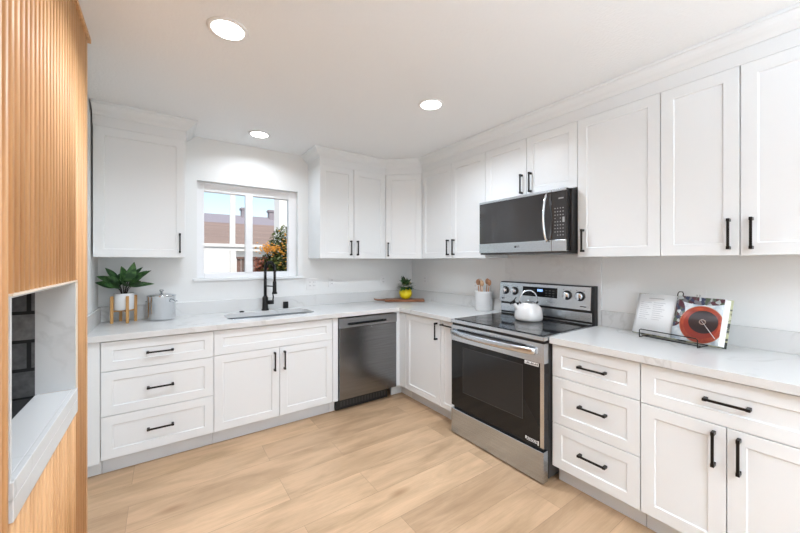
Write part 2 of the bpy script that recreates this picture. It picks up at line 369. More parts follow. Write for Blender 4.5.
def handle(parent, cx, cz, yf, vertical, L=.153):
    bm = NB(); h = L/2; w = .0052
    if vertical:
        box(bm, cx-w, cx+w, yf-.034, yf-.025, cz-h, cz+h)
        for s in (-1, 1): box(bm, cx-w-.0012, cx+w+.0012, yf-.0355, yf, cz+s*(h-.008)-.0075, cz+s*(h-.008)+.0075)
    else:
        box(bm, cx-h, cx+h, yf-.034, yf-.025, cz-w, cz+w)
        for s in (-1, 1): box(bm, cx+s*(h-.008)-.0075, cx+s*(h-.008)+.0075, yf-.0355, yf, cz-w-.0012, cz+w+.0012)
    return build('handle', bm, M['black'], parent, .001)
def front(root, kind, x0, x1, z0, z1, yf, hd=None, rail=.058):
    bm = NB(); shaker(bm, x0, x1, z0, z1, yf, rail=rail)
    p = build(kind, bm, M['cab'], root)
    if hd: handle(p, hd[0], hd[1], yf, hd[2] == 'v')
    return p
DF = -.638; BT = .872
def base_cab(label, x, y, rz, w, fronts, group='base cabinets', fl=0, fr=0, kick=True):
    r = thing('base_cabinet', label, 'cabinet', (x, y, 0), rz, group)
    bm = NB()
    if 'sink' in label and 'under' in label:
        box(bm, .0008, .018, DF+.0205, -.001, .115, .8765); box(bm, w-.018, w-.0008, DF+.0205, -.001, .115, .8765); box(bm, .018, w-.018, -.012, -.001, .115, .8765)
        box(bm, .018, w-.018, DF+.0205, -.012, .115, .133); box(bm, .018, w-.018, DF+.0205, DF+.04, .72, .8765)
    else: box(bm, .0008, w-.0008, DF+.0205, -.001, .115, .8765)
    build('carcass', bm, M['cabin'], r)
    if kick:
        bm = NB(); box(bm, .0008, w-.0008, -.559, -.54, .0, .1145); build('toe_kick', bm, M['kick'], r)
    for f in fronts: front(r, *f)
    return r
RB = 0; RR = -pi/2
g = .0018
def fs(kind, a, b_, z0, z1, hd=None, rail=.058): return (kind, a+g, b_-g, z0+g, z1-g, DF, hd, rail)
# back wall run
w = .6356; x = -2.958
r = base_cab('white shaker base cabinet with three drawers, left of the sink', x, 0, 0, w, [
    fs('drawer', 0, w, .680, BT, (.312, .777, 'h')), fs('drawer', 0, w, .393, .680, (.314, .538, 'h')), fs('drawer', 0, w, .115, .393, (.314, .259, 'h'))])
w = .9457; x = -2.3224; s = .478
r = base_cab('white shaker sink base cabinet with two doors under a false drawer front', x, 0, 0, w, [
    fs('drawer_front', 0, w, .685, BT), fs('door', 0, s, .115, .685, (s-.042, .574, 'v')), fs('door', s, w, .115, .685, (s+.037, .574, 'v'))])
# fillers
bm = NB(); box(bm, -3.043, -2.960, DF+.002, DF+.02, .1, .8765); box(bm, -3.043, -2.960, -.559, -.54, 0, .0995)
tag(build('cabinet_filler', bm, M['cab'], None, .001), 'narrow white filler strip between the left wall and the three drawer cabinet', 'filler strip', 'filler strips')
bm = NB(); box(bm, -1.3755, -1.3255, DF, -.05, .1145, .8765); box(bm, -1.3755, -1.3255, -.559, -.54, 0, .114)
tag(build('cabinet_filler', bm, M['cab'], None, .001), 'white end panel between the sink cabinet and the dishwasher', 'filler strip', 'filler strips')
bm = NB(); box(bm, -.690, -.641, DF+.002, DF+.02, .115, .8765); box(bm, -.6585, -.6405, DF-.0, DF+.02, .115, .8765); box(bm, -.640, DF+.02, -.743, DF+.02, .115, .8765)
box(bm, -.690, -.5595, -.559, -.54, 0, .114); box(bm, -.559, -.54, -.743, -.5595, 0, .114)
tag(build('cabinet_filler', bm, M['cab'], None, .001), 'white L shaped filler in the inside corner beside the dishwasher', 'filler strip', 'filler strips')
# right wall run
y = -.745; w = .5145
r = base_cab('white shaker base cabinet with one tall door in the corner beside the dishwasher', 0, y, RR, w, [
    fs('door', 0, w, .115, BT, (w-.042, .770, 'v'))])
y = -1.2605; w = .2045
r = base_cab('narrow white pull-out base cabinet tight against the left side of the stove', 0, y, RR, w, [
    fs('door', 0, w, .115, BT, (w*.5, .84, 'h'), .045)])
y = -2.301; w = .4765
r = base_cab('white shaker base cabinet with three drawers, right of the stove', 0, y, RR, w, [
    fs('drawer', 0, w, .676, BT, (.244, .775, 'h')), fs('drawer', 0, w, .388, .676, (.246, .543, 'h')), fs('drawer', 0, w, .115, .388, (.246, .263, 'h'))])
y = -2.7785; w = .643
r = base_cab('white shaker base cabinet with one wide drawer over two doors, under the cookbook', 0, y, RR, w, [
    fs('drawer', 0, w, .671, BT, (.323, .777, 'h')), fs('door', 0, w/2, .115, .671, (w/2-.040, .567, 'v')), fs('door', w/2, w, .115, .671, (w/2+.040, .567, 'v'))])

UB, UT = 1.417, 2.345
def wall_cab(label, x, y, rz, w, fronts, z0=UB, depth=.3245):
    r = thing('wall_cabinet', label, 'cabinet', (x, y, 0), rz, 'wall cabinets')
    bm = NB(); box(bm, .0008, w-.0008, -depth+.0205, -.001, z0+.004, UT+.06); build('carcass', bm, M['cab'], r)
    for f in fronts: front(r, *f)
    return r
def us(a, b_, z0, z1, hd=None): return ('door', a+g, b_-g, z0+g, z1-g, UF, hd, .058)
w = .549
wall_cab('single door white wall cabinet on the far left, above the potted plant', -3.035, 0, 0, w, [us(0, w, UB, UT, (w-.038, 1.531, 'v'))])
w = .762; s = .372
wall_cab('two door white wall cabinet right of the window', -1.374, 0, 0, w, [us(0, s, UB, UT, (s-.040, 1.527, 'v')), us(s, w, UB, UT, (s+.038, 1.527, 'v'))])
# diagonal corner cabinet
r = thing('wall_cabinet', 'diagonal single door white wall cabinet in the inside corner', 'cabinet', (-.6117, UF, 0), -pi/4, 'wall cabinets')
a = -.6117; bm = NB()
c_, s_ = cos(pi/4), sin(pi/4)
def loc_(px, py):
    dx, dy = px-a, py-UF; return (dx*c_-dy*s_, dx*s_+dy*c_)
poly = [(a+.001, -.001), (a+.001, UF+.014), (UF+.014, a+.001), (-.001, a+.001), (-.001, -.001)]
lo = [bm.verts.new((*loc_(*p), UB+.004)) for p in poly]; hi = [bm.verts.new((*loc_(*p), UT+.06)) for p in poly]
bm.faces.new(lo[::-1]); bm.faces.new(hi)
for i in range(5): bm.faces.new((lo[i], lo[(i+1)%5], hi[(i+1)%5], hi[i]))
build('carcass', bm, M['cab'], r)
dw_ = .4062
front(r, 'door', .006, dw_-.006, UB+g, UT-.004, -.001, (.036, 1.52, 'v'))
y = -.6118; w = .8832; s = .455
wall_cab('two door white wall cabinet between the corner and the microwave', 0, y, RR, w, [us(0, s, UB, UT, (s-.036, 1.526, 'v')), us(s, w, UB, UT, (s+.042, 1.526, 'v'))])
y = -1.495; w = .802; s = .409
wall_cab('short two door white wall cabinet directly above the microwave', 0, y, RR, w, [us(0, s, 1.892, UT, (s-.038, 1.992, 'v')), us(s, w, 1.892, UT, (s+.040, 1.992, 'v'))], z0=1.892)
y = -2.297; w = .467
wall_cab('single door white wall cabinet right of the microwave', 0, y, RR, w, [us(0, w, UB, UT, (.041, 1.527, 'v'))])
y = -2.764; w = .646
wall_cab('two door white wall cabinet above the cookbook', 0, y, RR, w, [us(0, w/2, UB, UT, (w/2-.038, 1.524, 'v')), us(w/2, w, UB, UT, (w/2+.041, 1.523, 'v'))])

# ------------------------------------------------------------------ countertops, curb backsplash
CT, CB = .919, .879; CF = -.664
def slab_poly(bm, outer, holes, z0, z1):
    ed = []
    for loop in [outer]+holes:
        vs = [bm.verts.new((p[0], p[1], z1)) for p in loop]
        ed += [bm.edges.new((vs[i], vs[(i+1)%len(vs)])) for i in range(len(vs))]
    res = bmesh.ops.triangle_fill(bm, use_beauty=True, edges=ed)
    fs_ = [f for f in res['geom'] if isinstance(f, bmesh.types.BMFace)]
    ex = bmesh.ops.extrude_face_region(bm, geom=fs_)
    for v in ex['geom']:
        if isinstance(v, bmesh.types.BMVert): v.co.z = z0
def rrect(x0, x1, y0_, y1_, r_, n=6):
    pts = []
    for cx, cy, a0 in ((x1-r_, y1_-r_, 0), (x0+r_, y1_-r_, 90), (x0+r_, y0_+r_, 180), (x1-r_, y0_+r_, 270)):
        for k in range(n+1): a_ = R(a0+90*k/n); pts.append((cx+r_*cos(a_), cy+r_*sin(a_)))
    return pts
SX0, SX1, SY0, SY1 = -2.20, -1.47, -.50, -.13
ct = thing('countertop', 'L shaped white quartz countertop running along the window wall and into the corner', 'countertop', (0,0,0), 0, 'quartz countertops')
bm = NB(); slab_poly(bm, [(-3.043, -.002), (-3.043, CF), (CF, CF), (CF, -1.4635), (-.002, -1.4635), (-.002, -.002)], [rrect(SX0, SX1, SY0, SY1, .09)], CB, CT)
build('slab', bm, M['quartz'], ct, .002)
bm = NB(); box(bm, -3.043, -.002, -.020, -.002, CT, 1.032); box(bm, -3.043, -3.025, CF+.03, -.0205, CT, 1.032); box(bm, -.020, -.002, -1.4635, -.0205, CT, 1.032)
build('backsplash_curb', bm, M['quartz'], ct, .001)
ct = thing('countertop', 'white quartz countertop right of the stove, holding the cookbook', 'countertop', (0,0,0), 0, 'quartz countertops')
bm = NB(); box(bm, CF, -.002, -3.44, -2.297, CB, CT); build('slab', bm, M['quartz'], ct, .002)
bm = NB(); box(bm, -.020, -.002, -3.44, -2.312, CT, 1.032); build('backsplash_curb', bm, M['quartz'], ct, .001)
bm = NB(); box(bm, -.0165, -.002, -2.309, -1.466, .60, UB+.03)
tag(build('backsplash_panel', bm, M['slab'], None, .001), 'polished white quartz backsplash panel on the wall behind the stove', 'backsplash')

# sink
sk = thing('sink', 'undermount stainless steel sink below the window', 'sink', (0,0,CB-.21))
bm = NB()
def loopv(pts, z): return [bm.verts.new((p[0], p[1], z)) for p in pts]
z_ = CB-.21
L0 = loopv(rrect(SX0-.02, SX1+.02, SY0-.02, SY1+.02, .09), .209); L1 = loopv(rrect(SX0-.003, SX1+.003, SY0-.003, SY1+.003, .09), .209)
L2 = loopv(rrect(SX0+.004, SX1-.004, SY0+.004, SY1-.004, .08), .03); L3 = loopv(rrect(SX0+.03, SX1-.03, SY0+.03, SY1-.03, .06), .006)
for a_, b_ in ((L0, L1), (L1, L2), (L2, L3)):
    for k in range(len(a_)): f = bm.faces.new((a_[k], a_[(k+1)%len(a_)], b_[(k+1)%len(a_)], b_[k])); f.smooth = True
bm.faces.new(L3)
build('basin', bm, M['steelh'], sk)
bm = NB(); lathe(bm, [(0, .010), (.03, .010), (.045, .0135), (.055, .010), (.055, .0065), (0, .0065)], ((SX0+SX1)/2, -.32, 0), 28); build('drain', bm, M['chrome'], sk)

# faucet
fx, fy = -1.828, -.085
fc = thing('faucet', 'matte black spring pull-down faucet behind the sink', 'faucet', (fx, fy, CT+.0005))
bm = NB(); lathe(bm, [(0, 0), (.033, 0), (.033, .012), (.026, .016), (.026, .125), (.020, .13), (.0185, .14), (0, .14)], seg=28); build('faucet_base', bm, M['black'], fc)
bm = NB(); cyl(bm, (0, 0, .138), (0, 0, .30), .014)
cyl(bm, (.0, 0, .235), (.045, -.12, .235), .005); build('post', bm, M['black'], fc)
arc = []; tip = Vector((.052, -.135)); 
for k in range(25):
    a_ = pi*k/24; arc.append((tip.x*(1-cos(a_))/2, tip.y*(1-cos(a_))/2, .385+.075*sin(a_)))
path = [(0, 0, .295), (0, 0, .34)]+arc+[(tip.x, tip.y, .33), (tip.x, tip.y, .27)]
bm = NB(); tube(bm, path, .008, 8)
# spring coil round the hose
pv = [Vector(p) for p in path]; co = []; tot = 0
fine = []
for a_, b_ in zip(pv, pv[1:]):
    for k in range(10): fine.append(a_.lerp(b_, k/10))
s_len = [0]
for a_, b_ in zip(fine, fine[1:]): s_len.append(s_len[-1]+(b_-a_).length)
ux = Vector((tip.x, tip.y, 0)).normalized(); side = Vector((-ux.y, ux.x, 0))
NT = 900; total = s_len[-1]; j = 0
for k in range(NT):
    s0 = total*k/(NT-1)
    while j < len(fine)-2 and s_len[j+1] < s0: j += 1
    t0 = fine[j+1]-fine[j]; p = fine[j]+t0*((s0-s_len[j])/max(1e-9, s_len[j+1]-s_len[j])); d = t0.normalized(); nn = side.cross(d).normalized(); ph = s0/.0075*2*pi
    co.append(p+(nn*cos(ph)+side*sin(ph))*.0125)
tube(bm, co, .0026, 4)
build('spring_hose', bm, M['black'], fc)
bm = NB(); lathe(bm, [(0, .285), (.014, .285), (.017, .27), (.0175, .19), (.024, .172), (.024, .165), (0, .165)], (tip.x, tip.y, 0), 24)
build('spray_head', bm, M['black'], fc)
bm = NB(); cyl(bm, (.02, -.004, .075), (.075, -.02, .075), .020); tube(bm, [(.066, -.018, .085), (.070, -.02, .13), (.064, -.019, .165)], [.006, .006, .005], 10); build('lever', bm, M['black'], fc)
bm = NB(); lathe(bm, [(0, 0), (.021, 0), (.021, .006), (.016, .010), (0, .010)], (-2.035, -.085, CT+.0005), 28)
tag(build('air_switch_button', bm, M['black']), 'small round black button set in the countertop left of the faucet', 'button')
bm = NB(); box(bm, -1.645, -1.600, -.062, -.030, CT+.0005, CT+.066)
tag(build('soap_caddy', bm, M['black'], None, .003), 'small square black block on the countertop right of the faucet', 'air gap cap')

# outlets
def outlet(x, y, z, rz, label, wide=.073, hh=.116, two=False):
    r = thing('wall_outlet', label, 'outlet', (x, y, z), rz, 'wall outlets and switches')
    bm = NB(); box(bm, -wide/2, wide/2, -.006, -.0005, -hh/2, hh/2); build('cover_plate', bm, M['white'], r, .0015)
    for dx in ((-.023, .023) if two else (0,)):
        bm = NB(); box(bm, dx-.017, dx+.017, -.0085, -.0062, -.034, .034)
        for q in (-.018, .018):
            box(bm, dx-.008, dx-.0055, -.0090, -.0083, q-.006, q+.006, 1); box(bm, dx+.0055, dx+.008, -.0090, -.0083, q-.006, q+.006, 1)
        build('socket', bm, [M['white'], M['printdark']], r)
outlet(-1.333, 0, 1.150, 0, 'white double outlet plate nearest the window on the back wall', .118, .116, True)
outlet(-1.111, 0, 1.165, 0, 'white single outlet plate on the back wall above the dishwasher')
outlet(-.441, 0, 1.160, 0, 'white single outlet plate on the back wall next to the corner')
outlet(0, -.275, 1.166, RR, 'white single outlet plate on the right wall beside the corner')
outlet(0, -1.092, 1.157, RR, 'white single outlet plate on the right wall behind the utensil crock')
outlet(0, -2.855, 1.165, RR, 'white outlet plate on the right wall behind the cookbook')

# ------------------------------------------------------------------ dishwasher
dw = thing('dishwasher', 'dark stainless steel dishwasher between sink cabinet and corner', 'dishwasher', (-1.324, 0, 0))
w = .632
bm = NB(); box(bm, .004, w-.004, -.60, -.03, .112, .8765); build('tub_casing', bm, M['blackp'], dw)
bm = NB()
box(bm, .006, w-.004, -.662, -.601, .122, .777); build('door', bm, M['dsteel'], dw, .003)
bm = NB(); hx0, hx1, hz0, hz1 = .085, .505, .800, .822
yF, yB = -.666, -.601
box(bm, .002, hx0, yF, yB, .779, .866); box(bm, hx1, w-.002, yF, yB, .779, .866); box(bm, hx0, hx1, yF, yB, .779, hz0); box(bm, hx0, hx1, yF, yB, hz1, .866); box(bm, hx0, hx1, -.61, yB, hz0, hz1, 1)
build('control_band', bm, [M['dsteel2'], M['blackp']], dw, 0, 'dark steel band with a slot shaped pocket handle')
bm = NB(); box(bm, .33, .345, -.6640, -.6615, .757, .770); build('latch_mark', bm, M['dsteel2'], dw)
bm = NB(); box(bm, -.02+.022, w-.06, -.58, -.555, .004, .1115)
for k in range(16): box(bm, .05+.032*k, .068+.032*k, -.582, -.5795, .03, .075, 1)
build('toe_grille', bm, [M['blackp'], M['greyp']], dw, 0, 'black vented grille under the door')

# ------------------------------------------------------------------ range
yl, yr = -1.468, -2.293
rg = thing('electric_range', 'freestanding stainless steel electric range with black glass oven door', 'stove', (0, yl, 0), RR)
w = yl-yr; XF = -.705
bm = NB(); box(bm, .003, w-.003, -.655, -.025, .03, .893); build('body', bm, M['greyp'], rg, .002)
# cooktop
bm = NB(); box(bm, 0, w, -.712, -.045, .894, .921); 
build('cooktop_frame', bm, M['steelh'], rg, .004)
bm = NB(); box(bm, .022, w-.022, -.690, -.085, .9212, .9255); ct_ = build('ceramic_cooktop', bm, M['cooktop'], rg, .001)
bm = NB()
for (cx, cy, rr_) in ((.21, -.52, .115), (.21, -.24, .08), (.61, -.24, .08), (.61, -.52, .10), (.41, -.22, .055)):
    for q in (rr_, rr_*.62):
        lathe(bm, [(q-.0015, .92565), (q+.0015, .92565), (q+.0015, .92595), (q-.0015, .92595), (q-.0015, .92565)], (cx, cy, 0), 48)
build('burner_rings', bm, M['ring'], ct_)
bm = NB(); box(bm, .01, w-.01, -.700, -.645, .8775, .893); build('vent_gap', bm, M['blackp'], rg)
# oven door
bm = NB(); box(bm, .004, w-.004, XF, -.657, .228, .752, 1); box(bm, .004, w-.004, XF-.002, -.657, .7525, .8765, 0)
box(bm, w-.030, w-.004, XF-.0015, XF, .228, .7525, 0); 
od = build('oven_door', bm, [M['steelh'], M['glass_black']], rg, .0015)
bm = NB(); a0, a1, b0, b1 = .13, w-.155, .36, .715; e_ = .003
box(bm, a0, a1, XF-.0008, XF-.0002, b0, b1, 0)
for q in ((a0, a1, b0, b0+e_), (a0, a1, b1-e_, b1), (a0, a0+e_, b0, b1), (a1-e_, a1, b0, b1)): box(bm, q[0], q[1], XF-.0012, XF-.0007, q[2], q[3], 1)
build('oven_window', bm, [M['glass_black2'], M['ring']], od)
bm = NB(); pts = []; rs = []
for k in range(33):
    t_ = k/32; pts.append((.012+(w-.07)*t_, XF-.012-.048*sin(pi*t_)**.6, .822)); rs.append(.026)
tube(bm, pts, [.010]*33, 12, True, 0, 2.2)
build('oven_handle', bm, M['steelh'], od, 0, 'long bowed steel bar handle')
bm = NB(); box(bm, .07, w-.13, XF-.0026, XF-.0019, .838, .850); build('vent_slot', bm, M['blackp'], od)
bm = NB(); box(bm, w-.140, w-.040, XF-.003, XF-.0015, .728, .750, 0)
for k in range(9): box(bm, w-.132+.010*k, w-.126+.010*k, XF-.0034, XF-.0029, .733, .745 if k % 3 else .739, 1)
build('door_sticker', bm, [M['sticker'], M['printdark']], od)
bm = NB()
for q in ((w-.135, w-.127, .244, .262), (w-.048, w-.040, .234, .262), (w-.127, w-.048, .240, .2425), (w-.127, w-.048, .257, .259)): box(bm, q[0], q[1], XF-.001, XF-.0002, q[2], q[3])
for k in range(6): box(bm, w-.118+.011*k, w-.112+.011*k, XF-.001, XF-.0002, .246, .254)
build('door_badge', bm, M['sticker'], od)
bm = NB(); box(bm, .006, w-.006, XF-.006, -.657, .012, .206); build('storage_drawer', bm, M['steel'], rg, .004)
bm = NB(); box(bm, .02, w-.02, -.690, -.657, .208, .2275); build('drawer_gap', bm, M['blackp'], rg)
for cx in (.05, w-.05):
    for cy in (-.64, -.09): bm = NB(); lathe(bm, [(0, 0), (.02, 0), (.02, .008), (.012, .012), (.012, .0305), (0, .0305)], (cx, cy+.02*(cy<-.3), 0), 16); build('foot', bm, M['blackp'], rg)
# backguard
bm = NB()
prof_ = [(-.025, .90), (-.025, 1.207), (-.078, 1.207), (-.078, .90)]
a_ = [bm.verts.new((w-.001-.0, p[0], p[1])) for p in prof_]; b_ = [bm.verts.new((.001, p[0], p[1])) for p in prof_]
for k in range(4): bm.faces.new((a_[k], a_[(k+1)%4], b_[(k+1)%4], b_[k]))
bm.faces.new(a_[::-1]); bm.faces.new(b_)
build('backguard', bm, M['blackp'], rg, .003)
bm = NB(); box(bm, .006, w-.014, -.090, -.0785, .945, 1.010); box(bm, .006, w-.014, -.086, -.0785, .926, .930); build('lower_splash', bm, M['steelh'], rg, .002)
bm = NB()
sl = [(-.0785, 1.030), (-.0785, 1.200), (-.094, 1.200), (-.108, 1.030)]
a_ = [bm.verts.new((w-.016, p[0], p[1])) for p in sl]; b_ = [bm.verts.new((.004, p[0], p[1])) for p in sl]
for k in range(4): bm.faces.new((a_[k], a_[(k+1)%4], b_[(k+1)%4], b_[k]))
bm.faces.new(a_[::-1]); bm.faces.new(b_)
cp = build('control_panel', bm, M['steelh'], rg, .002)
tilt = math.atan2(.014, .17)
def py_(z): return -.094-(1.200-z)/.17*.014
bm = NB()
def pq(x0, x1, z0, z1, off, mi=0):
    vs = [bm.verts.new(p) for p in ((x0, py_(z0)-off, z0), (x1, py_(z0)-off, z0), (x1, py_(z1)-off, z1), (x0, py_(z1)-off, z1), (x0, py_(z0)+.002, z0), (x1, py_(z0)+.002, z0), (x1, py_(z1)+.002, z1), (x0, py_(z1)+.002, z1))]
    for q in ((0,1,2,3),(0,4,5,1),(1,5,6,2),(2,6,7,3),(3,7,4,0)): f = bm.faces.new([vs[i] for i in q]); f.material_index = mi
pq(.245, .555, 1.098, 1.176, .002)
for i in range(4):
    for j in range(3): pq(.27+.026*i, .286+.026*i, 1.110+.02*j, 1.114+.02*j, .0026, 1)
for i in range(3):
    for j in range(3): pq(.455+.03*i, .471+.03*i, 1.110+.02*j, 1.116+.02*j, .0026, 1)
for i, x_ in enumerate((.385, .397, .409, .421)): pq(x_, x_+.008, 1.142, 1.160, .0027, 2)
build('display', bm, [M['glass_black'], M['ring'], M['blue']], cp, 0, 'black display with blue digits')
for kx in (.066, .162, .634, .732):
    bm = NB(); ax = Matrix.Rotation(R(90)-tilt*0, 3, 'X')
    c0 = (kx, py_(1.130)-.001, 1.130)
    lathe(bm, [(0, 0), (.036, 0), (.036, .004), (.0, .004)], c0, 30, 1, axis=ax)
    lathe(bm, [(.0, .004), (.029, .004), (.027, .026), (.022, .030), (0, .030)], c0, 30, 0, axis=ax)
    box(bm, kx-.005, kx+.005, c0[1]-.038, c0[1]-.028, 1.130-.026, 1.130+.026, 0)
    build('knob', bm, [M['chrome'], M['blackp']], cp)
for q in [(x_-.004, x_+.004, 1.168, 1.172) for x_ in (.040, .092, .136, .188, .606, .660, .706, .760)]+[(.030, .045, 1.052, 1.064), (.048, .060, 1.054, 1.062), (w-.09, w-.045, 1.052, 1.058)]:
    bm = NB(); pq(*q, .0006); build('printed_mark', bm, M['printdark'], cp)

# ------------------------------------------------------------------ microwave
y0m = -1.512; w = .783
mw = thing('microwave', 'over-the-range microwave in stainless and black glass', 'microwave', (0, y0m, 0), RR)
MF = -.42; mz0, mz1 = 1.458, 1.884
bm = NB(); box(bm, .004, w-.004, -.385, -.012, mz0+.004, mz1-.002); box(bm, .7, w-.018, -.412, -.385, mz0+.004, mz1-.002); build('casing', bm, M['blackp'], mw, .002)
bm = NB(); dx = .655
w = .760; box(bm, 0, dx-.001, MF+.002, -.3855, 1.536, 1.868, 1); box(bm, 0, dx-.001, MF-.001, -.3855, mz0, 1.5355, 0); box(bm, 0, dx-.001, MF, -.3855, 1.8685, 1.882, 0)
dr = build('door', bm, [M['steelh'], M['micglass']], mw, .002)
bm = NB(); box(bm, dx+.001, w-.0, MF+.002, -.3855, 1.536, 1.868, 1); box(bm, dx+.001, w-.0, MF-.001, -.3855, mz0, 1.5355, 0); box(bm, dx+.001, w-.0, MF, -.3855, 1.8685, 1.882, 0)
kp = build('control_panel', bm, [M['steelh'], M['micglass']], mw, .002)
bm = NB()
for i in range(4):
    for j in range(9):
        if (i*7+j*3) % 11 == 0: continue
        box(bm, dx+.022+.019*i, dx+.022+.019*i+.006, MF+.0008, MF+.0021, 1.565+.023*j, 1.571+.023*j)
build('keypad', bm, M['print'], kp); bm = NB(); box(bm, dx+.078, dx+.092, MF+.0006, MF+.0021, 1.655, 1.69); build('start_button', bm, M['print'], kp); bm = NB(); box(bm, dx+.05, dx+.085, MF+.0008, MF+.0021, 1.815, 1.823)
build('clock_display', bm, M['print'], kp)
bm = NB(); pts = [(dx-.028, MF-.004-.040*sin(pi*k/24)**.7, 1.535+.315*k/24) for k in range(25)]
tube(bm, pts, .008, 12, True, 0, 2.8); build('handle', bm, M['chrome'], dr, 0, 'bowed vertical steel handle')
bm = NB(); box(bm, .01, w-.004, MF+.005, -.05, mz0-.014, mz0+.003); 
for k in range(2): box(bm, .12+.33*k, .34+.33*k, -.33, -.14, mz0-.017, mz0-.0135, 1)
build('underside', bm, [M['greyp'], M['steelh']], mw)
bm = NB(); box(bm, .0, w, -.415, -.3, 1.879, 1.888); build('top_vent', bm, M['steelh'], mw)
def text(body, size, name, parent, mt, mtx):
    c = bpy.data.curves.new(name, 'FONT'); c.body = body; c.size = size; c.extrude = .0003; c.align_x = 'LEFT'; c.align_y = 'CENTER'
    o = bpy.data.objects.new('t', c); sc.collection.objects.link(o); dg = bpy.context.evaluated_depsgraph_get(); dg.update()
    me = bpy.data.meshes.new_from_object(o.evaluated_get(dg)); bpy.data.objects.remove(o); me.transform(mtx); me.materials.clear(); me.materials.append(mt)
    p = bpy.data.objects.new(name, me); sc.collection.objects.link(p); p.parent = parent; return p
text('LG', .020, 'logo', dr, M['printdark'], Matrix.Translation((.372, MF-.0016, 1.500)) @ Matrix.Rotation(pi/2, 4, 'X'))
bm = NB(); lathe(bm, [(0, 0), (.009, 0), (.009, .0006), (0, .0006)], (.360, MF-.0008, 1.500), 20, axis=Matrix.Rotation(pi/2, 3, 'X')); build('logo_disc', bm, M['printdark'], dr)

# ------------------------------------------------------------------ ceiling downlights
def downlight(x, y, label, e=1.0):
    r = thing('ceiling_downlight', label, 'ceiling light', (x, y, H-.0005), 0, 'recessed ceiling lights')
    bm = NB(); lathe(bm, [(.070, -.001), (.072, -.006), (.088, -.004), (.090, 0), (.070, 0)], seg=48); build('trim_ring', bm, M['white'], r)
    bm = NB(); lathe(bm, [(0, -.0035), (.0705, -.0035), (.0705, -.0005), (0, -.0005)], seg=40); build('lens', bm, M['lampglow'], r)
    d = bpy.data.lights.new('downlight_lamp', 'AREA'); d.shape = 'DISK'; d.size = .14; d.energy = LAMP_E*e; d.color = (.86, .955, 1.08); d.spread = R(150)
    o = bpy.data.objects.new('downlight_lamp', d); o.location = (0, 0, -.008); sc.collection.objects.link(o); o.parent = r
    return r
downlight(-2.376, -1.695, 'round recessed ceiling light nearest the camera, top left of the photo')
downlight(-1.083, -1.66, 'round recessed ceiling light in front of the stove wall cabinets')
downlight(-1.945, -.375, 'round recessed ceiling light above the kitchen window', .38)
for x_, y_, l_ in ((-1.9, -4.3, 'added unseen recessed ceiling light just behind the camera'), (-2.0, -5.0, 'added unseen recessed ceiling light in the middle of the room behind the camera'),
                   (-2.0, -6.6, 'added unseen recessed ceiling light at the far end of the room behind the camera')):
    downlight(x_, y_, l_)  # extra downlights added out of view to brighten the room

# ------------------------------------------------------------------ things on the counters
Z0 = CT+.001
# potted plant in stand
pp = (-2.878, -.135)
ps = thing('plant_stand', 'four-legged light wood stand holding the white planter', 'plant stand', (pp[0], pp[1], Z0)); ps.scale = (.84, .84, 1.0)
for k in range(4):
    a_ = R(20+90*k); cx, cy = .088*cos(a_), .088*sin(a_)
    bm = NB(); box(bm, cx-.011, cx+.011, cy-.011, cy+.011, 0, .205); build('leg', bm, M['woodlight'], ps, .002)
bm = NB()
for k in range(2):
    a_ = R(20+90*k); d = Vector((cos(a_), sin(a_), 0)); s2 = Vector((-d.y, d.x, 0))*.008
    e = d*.077; vs = []
    for q in ((-1, -1, .085), (1, -1, .085), (1, 1, .085), (-1, 1, .085), (-1, -1, .097), (1, -1, .097), (1, 1, .097), (-1, 1, .097)):
        p = e*q[0]+s2*q[1]; vs.append(bm.verts.new((p.x, p.y, q[2]-(.0 if k == 0 else .0))))
    for q in ((0,3,2,1),(4,5,6,7),(0,1,5,4),(1,2,6,5),(2,3,7,6),(3,0,4,7)): bm.faces.new([vs[i] for i in q])
build('cross_brace', bm, M['woodlight'], ps)
pl = thing('potted_plant', 'leafy dark green plant in a white cylindrical pot beside the left wall', 'plant', (pp[0], pp[1], Z0+.098)); pl.scale = (.86, .86, .86)
bm = NB(); lathe(bm, [(0, 0), (.066, 0), (.071, .006), (.073, .145), (.069, .147), (.067, .13), (0, .13)], seg=44); build('pot', bm, M['ceramic'], pl)
bm = NB(); lathe(bm, [(0, .137), (.066, .133), (.066, .1305), (0, .1305)], seg=24); build('soil', bm, M['soil'], pl)
def leaf(bm, base, dirv, up, L, wd, droop=.25, fold=.18, mi=0, n=8):
    d = Vector(dirv).normalized(); u = Vector(up); u = (u-d*u.dot(d)).normalized(); s = d.cross(u); b0_ = Vector(base); rows = []
    for i in range(n+1):
        t_ = i/n; wv = wd*(sin(pi*min(1, t_**.75))**.8) if 0 < t_ < 1 else .0008
        c = b0_+d*L*t_-u*L*droop*t_*t_
        rows.append([bm.verts.new(c-s*wv+u*wv*fold), bm.verts.new(c), bm.verts.new(c+s*wv+u*wv*fold)])
    for a_, b_ in zip(rows, rows[1:]):
        for k in range(2): f = bm.faces.new((a_[k], a_[k+1], b_[k+1], b_[k])); f.smooth = True; f.material_index = mi
rnd = random.Random(4)
